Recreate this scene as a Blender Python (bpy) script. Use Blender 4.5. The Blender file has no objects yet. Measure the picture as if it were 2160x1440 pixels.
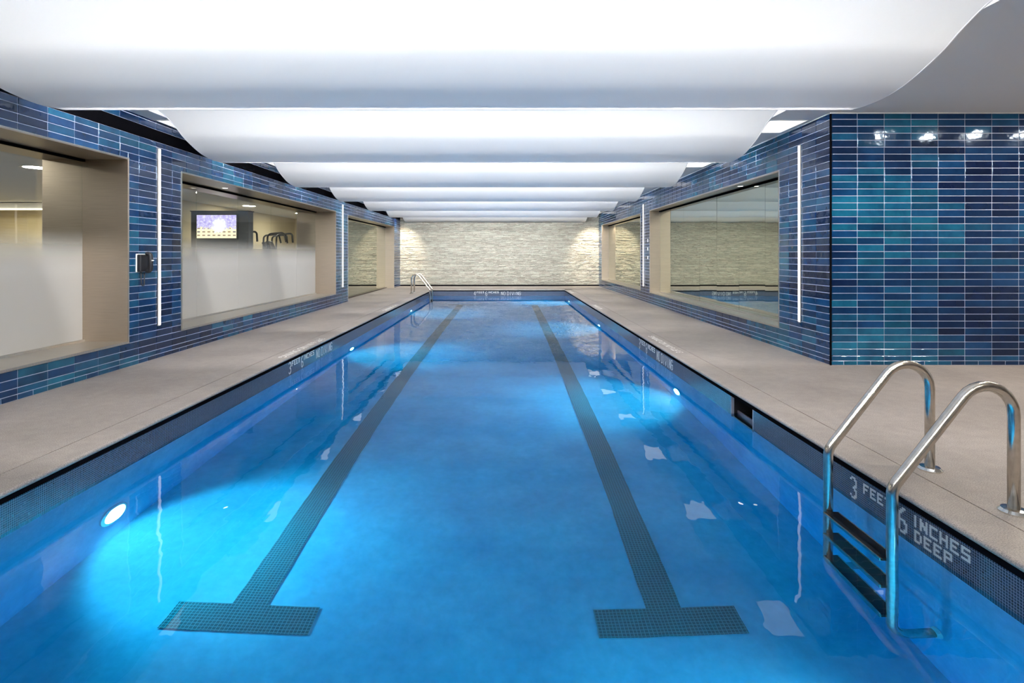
import bpy, bmesh, math, random
from mathutils import Vector, Matrix
random.seed(7)
C = bpy.context.scene.collection
S = bpy.context.scene
R = math.radians

# ------------------------------------------------------------------ camera, world, exposure
FPX, CX, HY, H = 1131.0, 1068.0, 536.5, 1.26
cam_d = bpy.data.cameras.new('camera'); cam = bpy.data.objects.new('camera', cam_d); C.objects.link(cam)
cam.location = (0, 0, H); cam.rotation_euler = (R(90), 0, 0)
cam_d.sensor_width = 36; cam_d.lens = FPX / 2160 * 36
cam_d.shift_x = (1080 - CX) / 2160; cam_d.shift_y = -(720 - HY) / 2160
cam_d.clip_start = 0.05; cam_d.clip_end = 100
S.camera = cam
w = bpy.data.worlds.new('world'); S.world = w; w.use_nodes = True
w.node_tree.nodes['Background'].inputs[0].default_value = (1, 1, 1, 1)
w.node_tree.nodes['Background'].inputs[1].default_value = 0.03
S.view_settings.view_transform = 'Standard'; S.view_settings.look = 'None'
S.view_settings.gamma = 1; S.view_settings.use_curve_mapping = False
S.view_settings.exposure = 0.0
cy = S.cycles
cy.use_denoising = True
try: cy.denoiser = 'OPENIMAGEDENOISE'
except Exception: pass
cy.max_bounces = 10; cy.diffuse_bounces = 5; cy.glossy_bounces = 5; cy.transmission_bounces = 8
cy.use_adaptive_sampling = True; cy.adaptive_threshold = .02
cy.transparent_max_bounces = 16; cy.sample_clamp_indirect = 6; cy.use_light_tree = True

# emission strengths of the lamps, real and added
E_COVE, E_SOFFIT, E_BAR, E_POOL, E_DOWN, E_GYM = 180.0, 1.1, 1.4, 30.0, 850.0, 165.0

P_POOL = 640.0; E_FILL = 9.0  # second value: back strips added to brighten the panel undersides

# ------------------------------------------------------------------ measured dimensions (metres)
XL, XR = -4.235, 3.69            # side walls
XGL, XGR = -4.735, 3.95          # glass planes
YF, YE = 6.103, 21.40            # alcove wall, stone end wall
YN, YB = 1.2, -2.6               # near pool end, wall behind
XO = 8.6                         # outer right wall
PL, PR, PE = -2.68, 2.11, 19.3   # pool edges
ZW = -0.225                      # water level
ZT = 2.873                       # side soffit
PITCH, CRS = 0.3066, 0.0792
PANL, PANR, PER, LOW0 = -4.0, 3.12, 2.8, 4.52

# ------------------------------------------------------------------ helpers
def tag(o, label=None, cat=None, group=None, kind=None):
    if label: o['label'] = label
    if cat: o['category'] = cat
    if group: o['group'] = group
    if kind: o['kind'] = kind
    return o
def link(name, me, mat=None, parent=None, loc=None):
    o = bpy.data.objects.new(name, me)
    C.objects.link(o)
    if mat is not None and me is not None and not me.materials: me.materials.append(mat)
    if parent is not None: o.parent = parent
    if loc: o.location = loc
    return o
def empty(name, loc=(0, 0, 0), rz=0):
    o = bpy.data.objects.new(name, None); C.objects.link(o)
    o.location = loc; o.rotation_euler = (0, 0, rz); o.empty_display_size = 0.1
    return o
class MB:
    def __init__(s): s.v = []; s.f = []; s.sm = []
    def box(s, x0, x1, y0, y1, z0, z1):
        b = len(s.v)
        s.v += [(x0,y0,z0),(x1,y0,z0),(x1,y1,z0),(x0,y1,z0),(x0,y0,z1),(x1,y0,z1),(x1,y1,z1),(x0,y1,z1)]
        s.f += [tuple(b+i for i in q) for q in ((0,3,2,1),(4,5,6,7),(0,1,5,4),(1,2,6,5),(2,3,7,6),(3,0,4,7))]
        s.sm += [False]*6
        return s
    def quad(s, *p):
        b = len(s.v); s.v += [tuple(q) for q in p]; s.f.append(tuple(range(b, b+len(p)))); s.sm.append(False); return s
    def tube(s, pts, r, n=12, caps=True):
        pts = [Vector(p) for p in pts]; b0 = len(s.v); m = len(pts)
        rad = r if isinstance(r, (list, tuple)) else [r]*m
        t0 = (pts[1]-pts[0]).normalized()
        up = Vector((0,0,1)) if abs(t0.z) < .9 else Vector((1,0,0))
        a = t0.cross(up).normalized()
        for i, p in enumerate(pts):
            t = (pts[min(i+1,m-1)]-pts[max(i-1,0)]).normalized()
            a = (a - t*a.dot(t)).normalized(); c = t.cross(a)
            for k in range(n):
                an = 2*math.pi*k/n
                s.v.append(tuple(p + rad[i]*(a*math.cos(an)+c*math.sin(an))))
        for i in range(m-1):
            for k in range(n):
                q = b0+i*n; s.f.append((q+k, q+(k+1)%n, q+n+(k+1)%n, q+n+k)); s.sm.append(True)
        if caps:
            s.f.append(tuple(b0+k for k in range(n))[::-1]); s.sm.append(False)
            s.f.append(tuple(b0+(m-1)*n+k for k in range(n))); s.sm.append(False)
        return s
    def lathe(s, prof, origin, axis, n=24):
        """prof: list of (distance along axis, radius)"""
        ax = Vector(axis).normalized(); o = Vector(origin)
        up = Vector((0,0,1)) if abs(ax.z) < .9 else Vector((1,0,0))
        a = ax.cross(up).normalized(); c = ax.cross(a); b0 = len(s.v)
        for d, r in prof:
            for k in range(n):
                an = 2*math.pi*k/n; s.v.append(tuple(o+ax*d+r*(a*math.cos(an)+c*math.sin(an))))
        for i in range(len(prof)-1):
            for k in range(n):
                q = b0+i*n; s.f.append((q+k, q+(k+1)%n, q+n+(k+1)%n, q+n+k)); s.sm.append(False)
        s.f.append(tuple(b0+k for k in range(n))[::-1]); s.sm.append(False)
        q = b0+(len(prof)-1)*n; s.f.append(tuple(q+k for k in range(n))); s.sm.append(False)
        return s
    def mesh(s, name):
        me = bpy.data.meshes.new(name); me.from_pydata(s.v, [], s.f)
        me.polygons.foreach_set('use_smooth', s.sm); me.update()
        bm = bmesh.new(); bm.from_mesh(me); bmesh.ops.recalc_face_normals(bm, faces=bm.faces[:]); bm.to_mesh(me); bm.free()
        return me
    def build(s, name, mat, parent=None, loc=None):
        return link(name, s.mesh(name), mat, parent, loc)
def bevel(o, wd, seg=2):
    m = o.modifiers.new('bevel', 'BEVEL'); m.width = wd; m.segments = seg; m.limit_method = 'ANGLE'; return o
def fillet(pts, rads, n=8):
    pts = [Vector(p) for p in pts]; out = [pts[0]]
    for i in range(1, len(pts)-1):
        p, a, b = pts[i], (pts[i-1]-pts[i]).normalized(), (pts[i+1]-pts[i]).normalized()
        r = rads[i-1]; half = a.angle(b)/2
        if r <= 0 or half > 1.56: out.append(p); continue
        t = r/math.tan(half); c = p+(a+b).normalized()*(r/math.sin(half))
        s0, s1 = p+a*t-c, p+b*t-c; an = s0.angle(s1); axs = s0.cross(s1).normalized()
        for k in range(n+1): out.append(c+Matrix.Rotation(an*k/n, 3, axs)@s0)
    out.append(pts[-1]); return out

# ------------------------------------------------------------------ materials
def M(name):
    m = bpy.data.materials.new(name); m.use_nodes = True
    nt = m.node_tree; return m, nt, nt.nodes, nt.links, nt.nodes['Principled BSDF']
def simple(name, col, rough=.5, metal=0., spec=.5, coat=0.):
    m, nt, N, L, P = M(name)
    P.inputs['Base Color'].default_value = (*col, 1); P.inputs['Roughness'].default_value = rough
    P.inputs['Metallic'].default_value = metal; P.inputs['Specular IOR Level'].default_value = spec
    P.inputs['Coat Weight'].default_value = coat
    return m
def emit(name, col, k):
    m, nt, N, L, P = M(name)
    P.inputs['Base Color'].default_value = (.9, .9, .9, 1)
    P.inputs['Emission Color'].default_value = (*col, 1); P.inputs['Emission Strength'].default_value = k
    return m
def noise(N, L, scale, detail=4, rough=.5, vec=None):
    n = N.new('ShaderNodeTexNoise'); n.inputs['Scale'].default_value = scale
    n.inputs['Detail'].default_value = detail; n.inputs['Roughness'].default_value = rough
    if vec is not None: L.new(vec, n.inputs['Vector'])
    return n
def ramp(N, L, fac, stops):
    r = N.new('ShaderNodeValToRGB'); L.new(fac, r.inputs[0])
    e = r.color_ramp.elements
    while len(e) < len(stops): e.new(.5)
    for el, (p, c) in zip(e, stops): el.position = p; el.color = (*c, 1)
    return r
def pos(N): return N.new('ShaderNodeNewGeometry').outputs['Position']
def bump(N, L, P, h, strength, dist):
    b = N.new('ShaderNodeBump'); b.inputs['Strength'].default_value = strength; b.inputs['Distance'].default_value = dist
    L.new(h, b.inputs['Height']); L.new(b.outputs[0], P.inputs['Normal']); return b
def mixc(N, L, fac, a, b, mode='MIX'):
    m = N.new('ShaderNodeMix'); m.data_type = 'RGBA'; m.blend_type = mode
    for sock, v in ((m.inputs[0], fac), (m.inputs[6], a), (m.inputs[7], b)):
        if hasattr(v, 'is_linked'): L.new(v, sock)
        elif isinstance(v, (int, float)): sock.default_value = v
        else: sock.default_value = (*v, 1)
    return m.outputs[2]

def tile_material(name, attr):
    m, nt, N, L, P = M(name)
    if attr:
        a = N.new('ShaderNodeAttribute'); a.attribute_name = 'col'; src = a.outputs['Color']
    else:
        a = N.new('ShaderNodeObjectInfo'); src = a.outputs['Color']
    p = pos(N)
    n1 = noise(N, L, 5.0, 3, .55, p)
    r = ramp(N, L, n1.outputs[0], [(.3, (.62, .62, .7)), (.7, (1.25, 1.3, 1.2))])
    L.new(mixc(N, L, 1.0, src, r.outputs[0], 'MULTIPLY'), P.inputs['Base Color'])
    P.inputs['Roughness'].default_value = .09; P.inputs['Specular IOR Level'].default_value = .6
    P.inputs['Specular Tint'].default_value = (.55, .75, 1, 1)
    n2 = noise(N, L, 9.0, 2, .4, p); bump(N, L, P, n2.outputs[0], .25, .012)
    return m
MT = tile_material('glazed_tile', False); MTA = tile_material('glazed_tile_field', True)
m_grout = simple('grout', (.50, .53, .66), .8)
m_white = simple('ceiling_white', (.86, .86, .87), .75, spec=.2)
m_soff = simple('soffit_paint', (.84, .83, .82), .8, spec=.2)
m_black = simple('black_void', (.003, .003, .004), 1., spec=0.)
m_dark = simple('dark_plastic', (.010, .010, .012), .42, spec=.35)
m_grey = simple('grey_wall', (.58, .57, .56), .8)
m_plate = simple('white_plastic', (.85, .85, .83), .35)
m_chrome = simple('chrome', (.80, .79, .76), .12, 1)

def membrane():
    m, nt, N, L, P = M('ceiling_membrane'); N.remove(P); out = N['Material Output']
    d = N.new('ShaderNodeBsdfDiffuse'); d.inputs[0].default_value = (.92, .92, .92, 1)
    t = N.new('ShaderNodeBsdfTranslucent'); t.inputs[0].default_value = (.92, .91, .92, 1)
    x = N.new('ShaderNodeMixShader'); x.inputs[0].default_value = .22  # translucency added so the back strips shine through to the undersides
    L.new(d.outputs[0], x.inputs[1]); L.new(t.outputs[0], x.inputs[2]); L.new(x.outputs[0], out.inputs['Surface']); return m
m_memb = membrane()
def brushed(name, col, rough, stretch):
    m, nt, N, L, P = M(name)
    P.inputs['Metallic'].default_value = 1; P.inputs['Roughness'].default_value = rough
    mp = N.new('ShaderNodeMapping'); mp.inputs['Scale'].default_value = stretch; L.new(pos(N), mp.inputs[0])
    n = noise(N, L, 1.0, 3, .6, mp.outputs[0])
    r = ramp(N, L, n.outputs[0], [(.3, tuple(c*.86 for c in col)), (.7, tuple(min(1, c*1.08) for c in col))])
    L.new(r.outputs[0], P.inputs['Base Color'])
    rr = N.new('ShaderNodeMapRange'); rr.inputs[3].default_value = rough*.85; rr.inputs[4].default_value = rough*1.2
    L.new(n.outputs[0], rr.inputs[0]); L.new(rr.outputs[0], P.inputs['Roughness'])
    return m
m_steel = brushed('brushed_steel', (.54, .46, .375), .33, (3, 3, 260))
m_sill = brushed('sill_steel', (.66, .63, .58), .38, (3, 200, 3))
m_rail = brushed('rail_steel', (.66, .61, .54), .20, (30, 30, 30))

def deck_material():
    m, nt, N, L, P = M('deck_concrete')
    p = pos(N)
    n1 = noise(N, L, 1.1, 5, .6, p); n2 = noise(N, L, 170, 2, .7, p); n3 = noise(N, L, 12, 4, .6, p)
    c1 = ramp(N, L, n1.outputs[0], [(.3, (.255, .222, .20)), (.7, (.36, .316, .286))])
    c2 = ramp(N, L, n2.outputs[0], [(.35, (.62, .62, .62)), (.5, (1, 1, 1)), (.66, (1.35, 1.33, 1.3))])
    c3 = ramp(N, L, n3.outputs[0], [(.3, (.9, .9, .9)), (.7, (1.08, 1.08, 1.08))])
    a = mixc(N, L, 1., c1.outputs[0], c2.outputs[0], 'MULTIPLY')
    L.new(mixc(N, L, 1., a, c3.outputs[0], 'MULTIPLY'), P.inputs['Base Color'])
    P.inputs['Roughness'].default_value = .48
    bump(N, L, P, n2.outputs[0], .15, .002)
    return m
m_deck = deck_material()

def mosaic(name, axes, pitch, c1, c2, mortar, rough=.15):
    m, nt, N, L, P = M(name)
    sp = N.new('ShaderNodeSeparateXYZ'); L.new(pos(N), sp.inputs[0])
    cb = N.new('ShaderNodeCombineXYZ'); L.new(sp.outputs[axes[0]], cb.inputs[0]); L.new(sp.outputs[axes[1]], cb.inputs[1])
    b = N.new('ShaderNodeTexBrick'); L.new(cb.outputs[0], b.inputs['Vector'])
    b.offset = 0; b.squash = 1; b.inputs['Scale'].default_value = 1
    b.inputs['Brick Width'].default_value = pitch; b.inputs['Row Height'].default_value = pitch
    b.inputs['Mortar Size'].default_value = pitch*.11; b.inputs['Mortar Smooth'].default_value = .1
    b.inputs['Color1'].default_value = (*c1, 1); b.inputs['Color2'].default_value = (*c2, 1); b.inputs['Mortar'].default_value = (*mortar, 1)
    L.new(b.outputs[0], P.inputs['Base Color']); P.inputs['Roughness'].default_value = rough
    bump(N, L, P, b.outputs[1], -.4, .001)
    return m
m_band_s = mosaic('mosaic_side', (1, 2), .0125, (.010, .016, .032), (.020, .032, .055), (.13, .15, .20))
m_band_e = mosaic('mosaic_end', (0, 2), .0125, (.010, .016, .032), (.020, .032, .055), (.13, .15, .20))
m_lane = mosaic('mosaic_lane', (0, 1), .021, (.008, .055, .075), (.015, .08, .10), (.09, .25, .28), .3)
m_letter = simple('letter_tile', (.42, .43, .43), .3)

def plaster():
    m, nt, N, L, P = M('pool_plaster')
    p = pos(N)
    n1 = noise(N, L, 1.6, 6, .6, p); n2 = noise(N, L, 14, 5, .65, p)
    c = ramp(N, L, n1.outputs[0], [(.3, (.19, .40, .57)), (.7, (.35, .56, .70))])
    c2 = ramp(N, L, n2.outputs[0], [(.3, (.88, .9, .92)), (.7, (1.08, 1.07, 1.06))])
    L.new(mixc(N, L, 1., c.outputs[0], c2.outputs[0], 'MULTIPLY'), P.inputs['Base Color'])
    P.inputs['Roughness'].default_value = .7; P.inputs['Specular IOR Level'].default_value = .2
    return m
m_plaster = plaster()

def water_mat():
    m, nt, N, L, P = M('water'); N.remove(P); out = N['Material Output']
    g = N.new('ShaderNodeBsdfGlass'); g.inputs['IOR'].default_value = 1.333; g.inputs['Roughness'].default_value = 0
    g.inputs['Color'].default_value = (1, 1, 1, 1)
    p = pos(N)
    mp = N.new('ShaderNodeMapping'); mp.inputs['Scale'].default_value = (1, .55, 1); L.new(p, mp.inputs[0])
    n1 = noise(N, L, 2.6, 3, .5, mp.outputs[0])
    bb = N.new('ShaderNodeBump'); bb.inputs['Strength'].default_value = .22; bb.inputs['Distance'].default_value = .012
    L.new(n1.outputs[0], bb.inputs['Height']); L.new(bb.outputs[0], g.inputs['Normal'])
    L.new(g.outputs[0], out.inputs['Surface'])
    v = N.new('ShaderNodeVolumeAbsorption'); v.inputs['Color'].default_value = (.03, .872, .976, 1); v.inputs['Density'].default_value = 1.45
    L.new(v.outputs[0], out.inputs['Volume'])
    return m
m_water = water_mat()

def mirror_mat(name, col, wob=.02):
    m, nt, N, L, P = M(name)
    P.inputs['Metallic'].default_value = 1; P.inputs['Roughness'].default_value = .02; P.inputs['Base Color'].default_value = (*col, 1)
    n = noise(N, L, 1.3, 1, .4, pos(N)); bump(N, L, P, n.outputs[0], wob, .01)
    return m
m_mirror = mirror_mat('tinted_mirror', (.58, .60, .48))

def frosted():
    m, nt, N, L, P = M('frosted_glass'); N.remove(P); out = N['Material Output']
    tr = N.new('ShaderNodeBsdfTransparent'); tr.inputs[0].default_value = (.93, .96, .95, 1)
    gl = N.new('ShaderNodeBsdfGlossy'); gl.inputs['Roughness'].default_value = .01; gl.inputs[0].default_value = (.95, .95, .92, 1)
    clear = N.new('ShaderNodeMixShader'); clear.inputs[0].default_value = .055
    L.new(tr.outputs[0], clear.inputs[1]); L.new(gl.outputs[0], clear.inputs[2])
    df = N.new('ShaderNodeBsdfDiffuse'); df.inputs[0].default_value = (.68, .66, .63, 1)
    tl = N.new('ShaderNodeBsdfTranslucent'); tl.inputs[0].default_value = (.68, .66, .63, 1)
    fr = N.new('ShaderNodeMixShader'); fr.inputs[0].default_value = .45
    L.new(df.outputs[0], fr.inputs[1]); L.new(tl.outputs[0], fr.inputs[2])
    sp = N.new('ShaderNodeSeparateXYZ'); L.new(pos(N), sp.inputs[0])
    mr = N.new('ShaderNodeMapRange'); mr.interpolation_type = 'SMOOTHSTEP'
    mr.inputs[1].default_value = 1.56; mr.inputs[2].default_value = 1.06; mr.inputs[3].default_value = 0; mr.inputs[4].default_value = .96
    L.new(sp.outputs[2], mr.inputs[0])
    mx = N.new('ShaderNodeMixShader'); L.new(mr.outputs[0], mx.inputs[0]); L.new(clear.outputs[0], mx.inputs[1]); L.new(fr.outputs[0], mx.inputs[2])
    L.new(mx.outputs[0], out.inputs['Surface']); return m
m_frost = frosted()

def stone_mat():
    m, nt, N, L, P = M('ledger_stone')
    a = N.new('ShaderNodeAttribute'); a.attribute_name = 'col'
    p = pos(N); n = noise(N, L, 30, 5, .65, p)
    r = ramp(N, L, n.outputs[0], [(.3, (.75, .74, .72)), (.7, (1.12, 1.12, 1.1))])
    L.new(mixc(N, L, 1., a.outputs['Color'], r.outputs[0], 'MULTIPLY'), P.inputs['Base Color'])
    P.inputs['Roughness'].default_value = .8; bump(N, L, P, n.outputs[0], .7, .02)
    return m
m_stone = stone_mat()
e_cove = emit('cove_led', (1, .985, .97), E_COVE)
e_fill = emit('added_back_fill', (1, .985, .97), E_FILL)
e_soff = emit('soffit_panel', (1, .97, .93), E_SOFFIT)
e_bar = emit('bar_diffuser', (1, .90, .82), E_BAR)
e_pool = emit('pool_lens', (.93, .98, 1), E_POOL)
e_down = emit('downlight_lens', (1, .90, .76), E_DOWN)
e_head = emit('head_downlight_lens', (1, .93, .82), 8)
e_gym = emit('gym_downlight_lens', (1, .93, .80), E_GYM)

# ------------------------------------------------------------------ tiled walls
def lerp(a, b, t): return tuple(x+(y-x)*t for x, y in zip(a, b))
def tile_colour(u, v, seed):
    n = .5+.28*math.sin(u*2.3+seed)+.22*math.sin(v*4.1+u*1.1+seed*2)+random.uniform(-.38, .38)
    n = max(0, min(1, n))
    c = lerp((.003, .008, .034), (.004, .028, .090), n*2) if n < .5 else lerp((.004, .028, .090), (.006, .072, .135), n*2-1)
    k = random.uniform(.75, 1.25); return tuple(x*k for x in c)
def subtract(rects, op):
    u0, u1, v0, v1 = op; out = []
    for a, b, c, d in rects:
        if b <= u0 or a >= u1 or d <= v0 or c >= v1: out.append((a, b, c, d)); continue
        if a < u0: out.append((a, u0, c, d))
        if b > u1: out.append((u1, b, c, d))
        m0, m1 = max(a, u0), min(b, u1)
        if c < v0: out.append((m0, m1, c, v0))
        if d > v1: out.append((m0, m1, v1, d))
    return out
_tm = {}
def tile_mesh(wd, ht):
    key = (round(wd, 3), round(ht, 3))
    if key not in _tm:
        b = MB(); hw, hh, e, t = wd/2, ht/2, .0022, .006
        P0 = [(-hw, 0, -hh), (hw, 0, -hh), (hw, 0, hh), (-hw, 0, hh)]
        P1 = [(-hw, -t+.0018, -hh), (hw, -t+.0018, -hh), (hw, -t+.0018, hh), (-hw, -t+.0018, hh)]
        P2 = [(-hw+e, -t, -hh+e), (hw-e, -t, -hh+e), (hw-e, -t, hh-e), (-hw+e, -t, hh-e)]
        me = bpy.data.meshes.new('wall_tile')
        f = [(8, 9, 10, 11)]
        for i in range(4):
            j = (i+1) % 4; f += [(i, j, 4+j, 4+i), (4+i, 4+j, 8+j, 8+i)]
        me.from_pydata(P0+P1+P2, [], f); me.materials.append(MT); me.update(); _tm[key] = me
    return _tm[key]
def tiled_wall(wall, to_world, rotz, u0, u1, v0, v1, joints0, openings, seed, split_v=None, limit=300, base=True):
    """tiles lie in (u = along, v = up); to_world maps (u,v,outward) to a point; a joint passes at u = joints0"""
    G = .0075
    rows = []
    z = v0
    if base: rows = [(v0, v0+.050, .5), (v0+.050, v0+.106, 1)]; z = v0+.106
    while z < v1-.005: rows.append((z, min(z+CRS, v1), 1)); z += CRS
    rects = []
    for a, b, st in rows:
        step = PITCH*st; k = math.floor((u0-joints0)/step); x = joints0+k*step
        while x < u1:
            xa, xb = max(x, u0), min(x+step, u1)
            if xb-xa > .012: rects.append((xa, xb, a, b))
            x += step
    for op in openings: rects = subtract(rects, op)
    rects = [r for r in rects if r[1]-r[0] > .02 and r[3]-r[2] > .02]
    def score(r):
        P = [to_world(r[i], r[j], 0) for i, j in ((0, 2), (1, 2), (1, 3), (0, 3))]
        if min(p[1] for p in P) < .3: return 0
        q = [(CX+FPX*p[0]/p[1], HY-FPX*(p[2]-H)/p[1]) for p in P]
        mx = sum(a for a, b in q)/4; my = sum(b for a, b in q)/4
        if not (-40 < mx < 2200 and 0 < my < 1440): return 0
        return abs(sum(q[i][0]*q[(i+1) % 4][1]-q[(i+1) % 4][0]*q[i][1] for i in range(4)))/2
    rects.sort(key=score, reverse=True)
    V, F, K = [], [], []
    for i, r in enumerate(rects):
        cu, cv = (r[0]+r[1])/2, (r[2]+r[3])/2; wd, ht = r[1]-r[0]-G, r[3]-r[2]-G
        if wd < .008 or ht < .008: continue
        col = tile_colour(cu, cv, seed)
        tx, tz = R(random.gauss(0, .22)), R(random.gauss(0, .3))
        me = tile_mesh(wd, ht)
        mat = Matrix.Translation(Vector(to_world(cu, cv, 0))) @ Matrix.Rotation(rotz+tz, 4, 'Z') @ Matrix.Rotation(tx, 4, 'X')
        if i < limit and score(r) > 0:
            o = link('wall_tile', me, None, wall); o.matrix_world = mat; o.color = (*col, 1)
        else:
            b = len(V); V += [tuple(mat @ v.co) for v in me.vertices]
            F += [tuple(b+k for k in p.vertices) for p in me.polygons]; K += [(*col, 1)]*len(me.vertices)
    if V:
        me = bpy.data.meshes.new('tile_field'); me.from_pydata(V, [], F); me.update()
        ca = me.color_attributes.new('col', 'FLOAT_COLOR', 'POINT'); ca.data.foreach_set('color', [x for c in K for x in c])
        tag(link('tile_field', me, MTA, wall), kind='stuff')
def backing(name, fixed, u0, u1, v0, v1, openings, horiz, mat):
    """solid wall with holes: fixed = (a,b) thickness range; horiz 'Y' = runs along Y, 'X' = runs along X"""
    rects = [(u0, u1, v0, v1)]
    for op in openings: rects = subtract(rects, op)
    b = MB()
    for a, c, d, e in rects:
        if horiz == 'Y': b.box(fixed[0], fixed[1], a, c, d, e)
        else: b.box(a, c, fixed[0], fixed[1], d, e)
    return b.build(name, mat)

L1 = (-1.2, 6.002, .276, 2.33); L2 = (6.992, 13.305, .276, 2.33); LD = (14.341, 20.21, -.1, 2.31)
R1 = (7.258, 13.774, .276, 2.385); R2 = (14.747, 20.712, .276, 2.385)
LS = (YB, YE, 2.625, 2.768)          # dark slot high on the left wall
wl = backing('wall_left', (XL-.96, XL-.006), YB, YE, -.05, 3.2, [L1, L2, LD], 'Y', m_grout)
tag(wl, 'long wall of glossy blue tile with frosted windows beside the pool', 'wall', kind='structure')
wr = backing('wall_right', (XR+.006, XR+.28), YF+.03, YE, -.05, 3.2, [R1, R2], 'Y', m_grout)
tag(wr, 'long wall of glossy blue tile with mirrored openings beside the pool', 'wall', kind='structure')
wa = backing('wall_alcove', (YF+.006, YF+.3), XR+.03, XO, -.05, 3.2, [], 'X', m_grout)
tag(wa, 'wide face of glossy navy and teal tile turned towards the pool ladder', 'wall', kind='structure')
tiled_wall(wl, lambda u, v, o: (XL-.006, u, v), R(90), YB, YE, 0, 2.625, 4.650, [L1, L2, LD], 1.3)
tiled_wall(wl, lambda u, v, o: (XL-.006, u, v), R(90), YB, YE, 2.768, ZT, 4.650, [], 2.0, limit=40, base=False)
tiled_wall(wr, lambda u, v, o: (XR+.006, u, v), R(-90), YF, YE, 0, ZT, 6.39, [R1, R2], 3.1)
tiled_wall(wa, lambda u, v, o: (u, YF+.006, v), 0, XR, XO, 0, ZT, XR+PITCH, [], 4.4)
MB().box(XL-.02, XL-.004, YB, YE, LS[2], LS[3]).build('dark_slot', m_black, wl)
MB().box(XR-.004, XR+.012, YF-.004, YF+.012, 0, ZT).build('corner_trim', m_black, wr)
MB().box(XR-.008, XO, YF-.008, YF+.01, ZT-.012, ZT).build('top_trim', m_plate, wa)
MB().box(XR-.008, XR+.01, YF, YE, ZT-.012, ZT).build('top_trim', m_plate, wr)

wf = MB().box(XL-.6, XR+.4, YE, YE+.3, -.05, 3.2).build('wall_far', simple('stone_bed', (.09, .085, .075), .95))
tag(wf, 'far end wall clad in pale split-face ledger stone', 'wall', kind='structure')
V, F, K = [], [], []
z = .055
while z < 2.86:
    hgt = random.uniform(.018, .040); x = XL-random.uniform(0, .3)
    while x < XR:
        ln = random.uniform(.06, .30); a, b2 = max(x, XL), min(x+ln-.003, XR); x += ln
        if b2-a < .02: continue
        d = random.uniform(.004, .05); q = YE-d; b = len(V); z1 = z+hgt-.007
        s0, s1 = random.uniform(-.006, .006), random.uniform(-.006, .006)
        V += [(a, YE, z), (b2, YE, z), (b2, YE, z1), (a, YE, z1), (a, q+s0, z), (b2, q, z), (b2, q+s1, z1), (a, q-s1, z1)]
        F += [tuple(b+i for i in f) for f in ((4, 5, 6, 7), (0, 1, 5, 4), (1, 2, 6, 5), (2, 3, 7, 6), (3, 0, 4, 7))]
        g = random.uniform(.28, .46); wmt = random.uniform(.88, .97)
        K += [(g, g*.985*wmt/.93, g*.87*wmt/.93, 1)]*8
    z += hgt
me = bpy.data.meshes.new('ledger_stone'); me.from_pydata(V, [], F); me.update()
ca = me.color_attributes.new('col', 'FLOAT_COLOR', 'POINT'); ca.data.foreach_set('color', [c for k in K for c in k])
tag(link('ledger_stone', me, m_stone, wf), kind='stuff')
bb = MB().box(XL, XR, YE-.03, YE, 0, .055).build('baseboard_far', m_black)
tag(bb, 'thin black baseboard under the pale stone wall', 'baseboard', kind='structure')

wn = MB().box(XL-.6, XO+.3, YB-.3, YB, -.05, 3.2).build('wall_near', m_grey)
tag(wn, 'plain grey wall behind the shallow end of the pool', 'wall', kind='structure')
wo = MB().box(XO, XO+.3, YB, YF+.3, -.05, 3.2).build('wall_outer', m_grey)
tag(wo, 'plain grey wall closing the deck beside the ladder', 'wall', kind='structure')

# ------------------------------------------------------------------ floor, coping, pool
fl = MB().box(XL-.9, PL-.2245, YB, YE, -.12, 0).box(PR+.2495, XO, YB, YE, -.12, 0)\
    .box(PL-.222, PR+.247, PE+.24, YE, -.12, 0).box(PL-.222, PR+.247, YB, YN-.24, -.12, 0).build('floor', m_deck)
tag(fl, 'warm grey concrete deck around the pool', 'floor', kind='structure')
for mb in (MB().box(PL-.224, PL-.215, YN-.24, PE+.24, -.03, -.005), MB().box(PR+.240, PR+.249, YN-.24, PE+.24, -.03, -.005), MB().box(PL-.22, PR+.245, PE+.233, PE+.242, -.03, -.005)):
    mb.build('joint_sealant', simple('sealant', (.05, .045, .04), .7), fl)
def coping(name, label, nose_axis, nose, back, a, b):
    """profile in (n, z): back edge, rounded nose"""
    sg = 1 if nose > back else -1
    prof = [(back, -.03), (back, 0)] + [(nose-sg*.016+sg*.016*math.sin(t*math.pi/8), -.016+.016*math.cos(t*math.pi/8)) for t in range(0, 8)] + [(nose-sg*.010, -.03)]
    m = MB(); n = len(prof)
    for c in (a, b):
        for p, zz in prof: m.v.append((p, c, zz) if nose_axis == 'X' else (c, p, zz))
    for i in range(n): m.f.append((i, (i+1) % n, n+(i+1) % n, n+i)); m.sm.append(False)
    m.f.append(tuple(range(n))); m.f.append(tuple(range(n, 2*n))); m.sm += [False, False]
    o = m.build(name, m_deck); tag(o, label, 'coping', kind='structure'); return o
OV = .018
cl_ = coping('trim_1', 'concrete pool coping on the side of the frosted windows', 'X', PL+OV, PL-.2165, YN-.24, PE+.24)
cr_ = coping('trim_2', 'concrete pool coping on the side of the mirrored openings', 'X', PR-OV, PR+.242, YN-.24, PE+.24)
ce_ = coping('trim_3', 'concrete pool coping below the stone wall', 'Y', PE-OV, PE+.235, PL-.217, PR+.242)
cn_ = coping('trim_4', 'concrete pool coping at the shallow end', 'Y', YN+OV, YN-.235, PL-.217, PR+.242)

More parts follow.
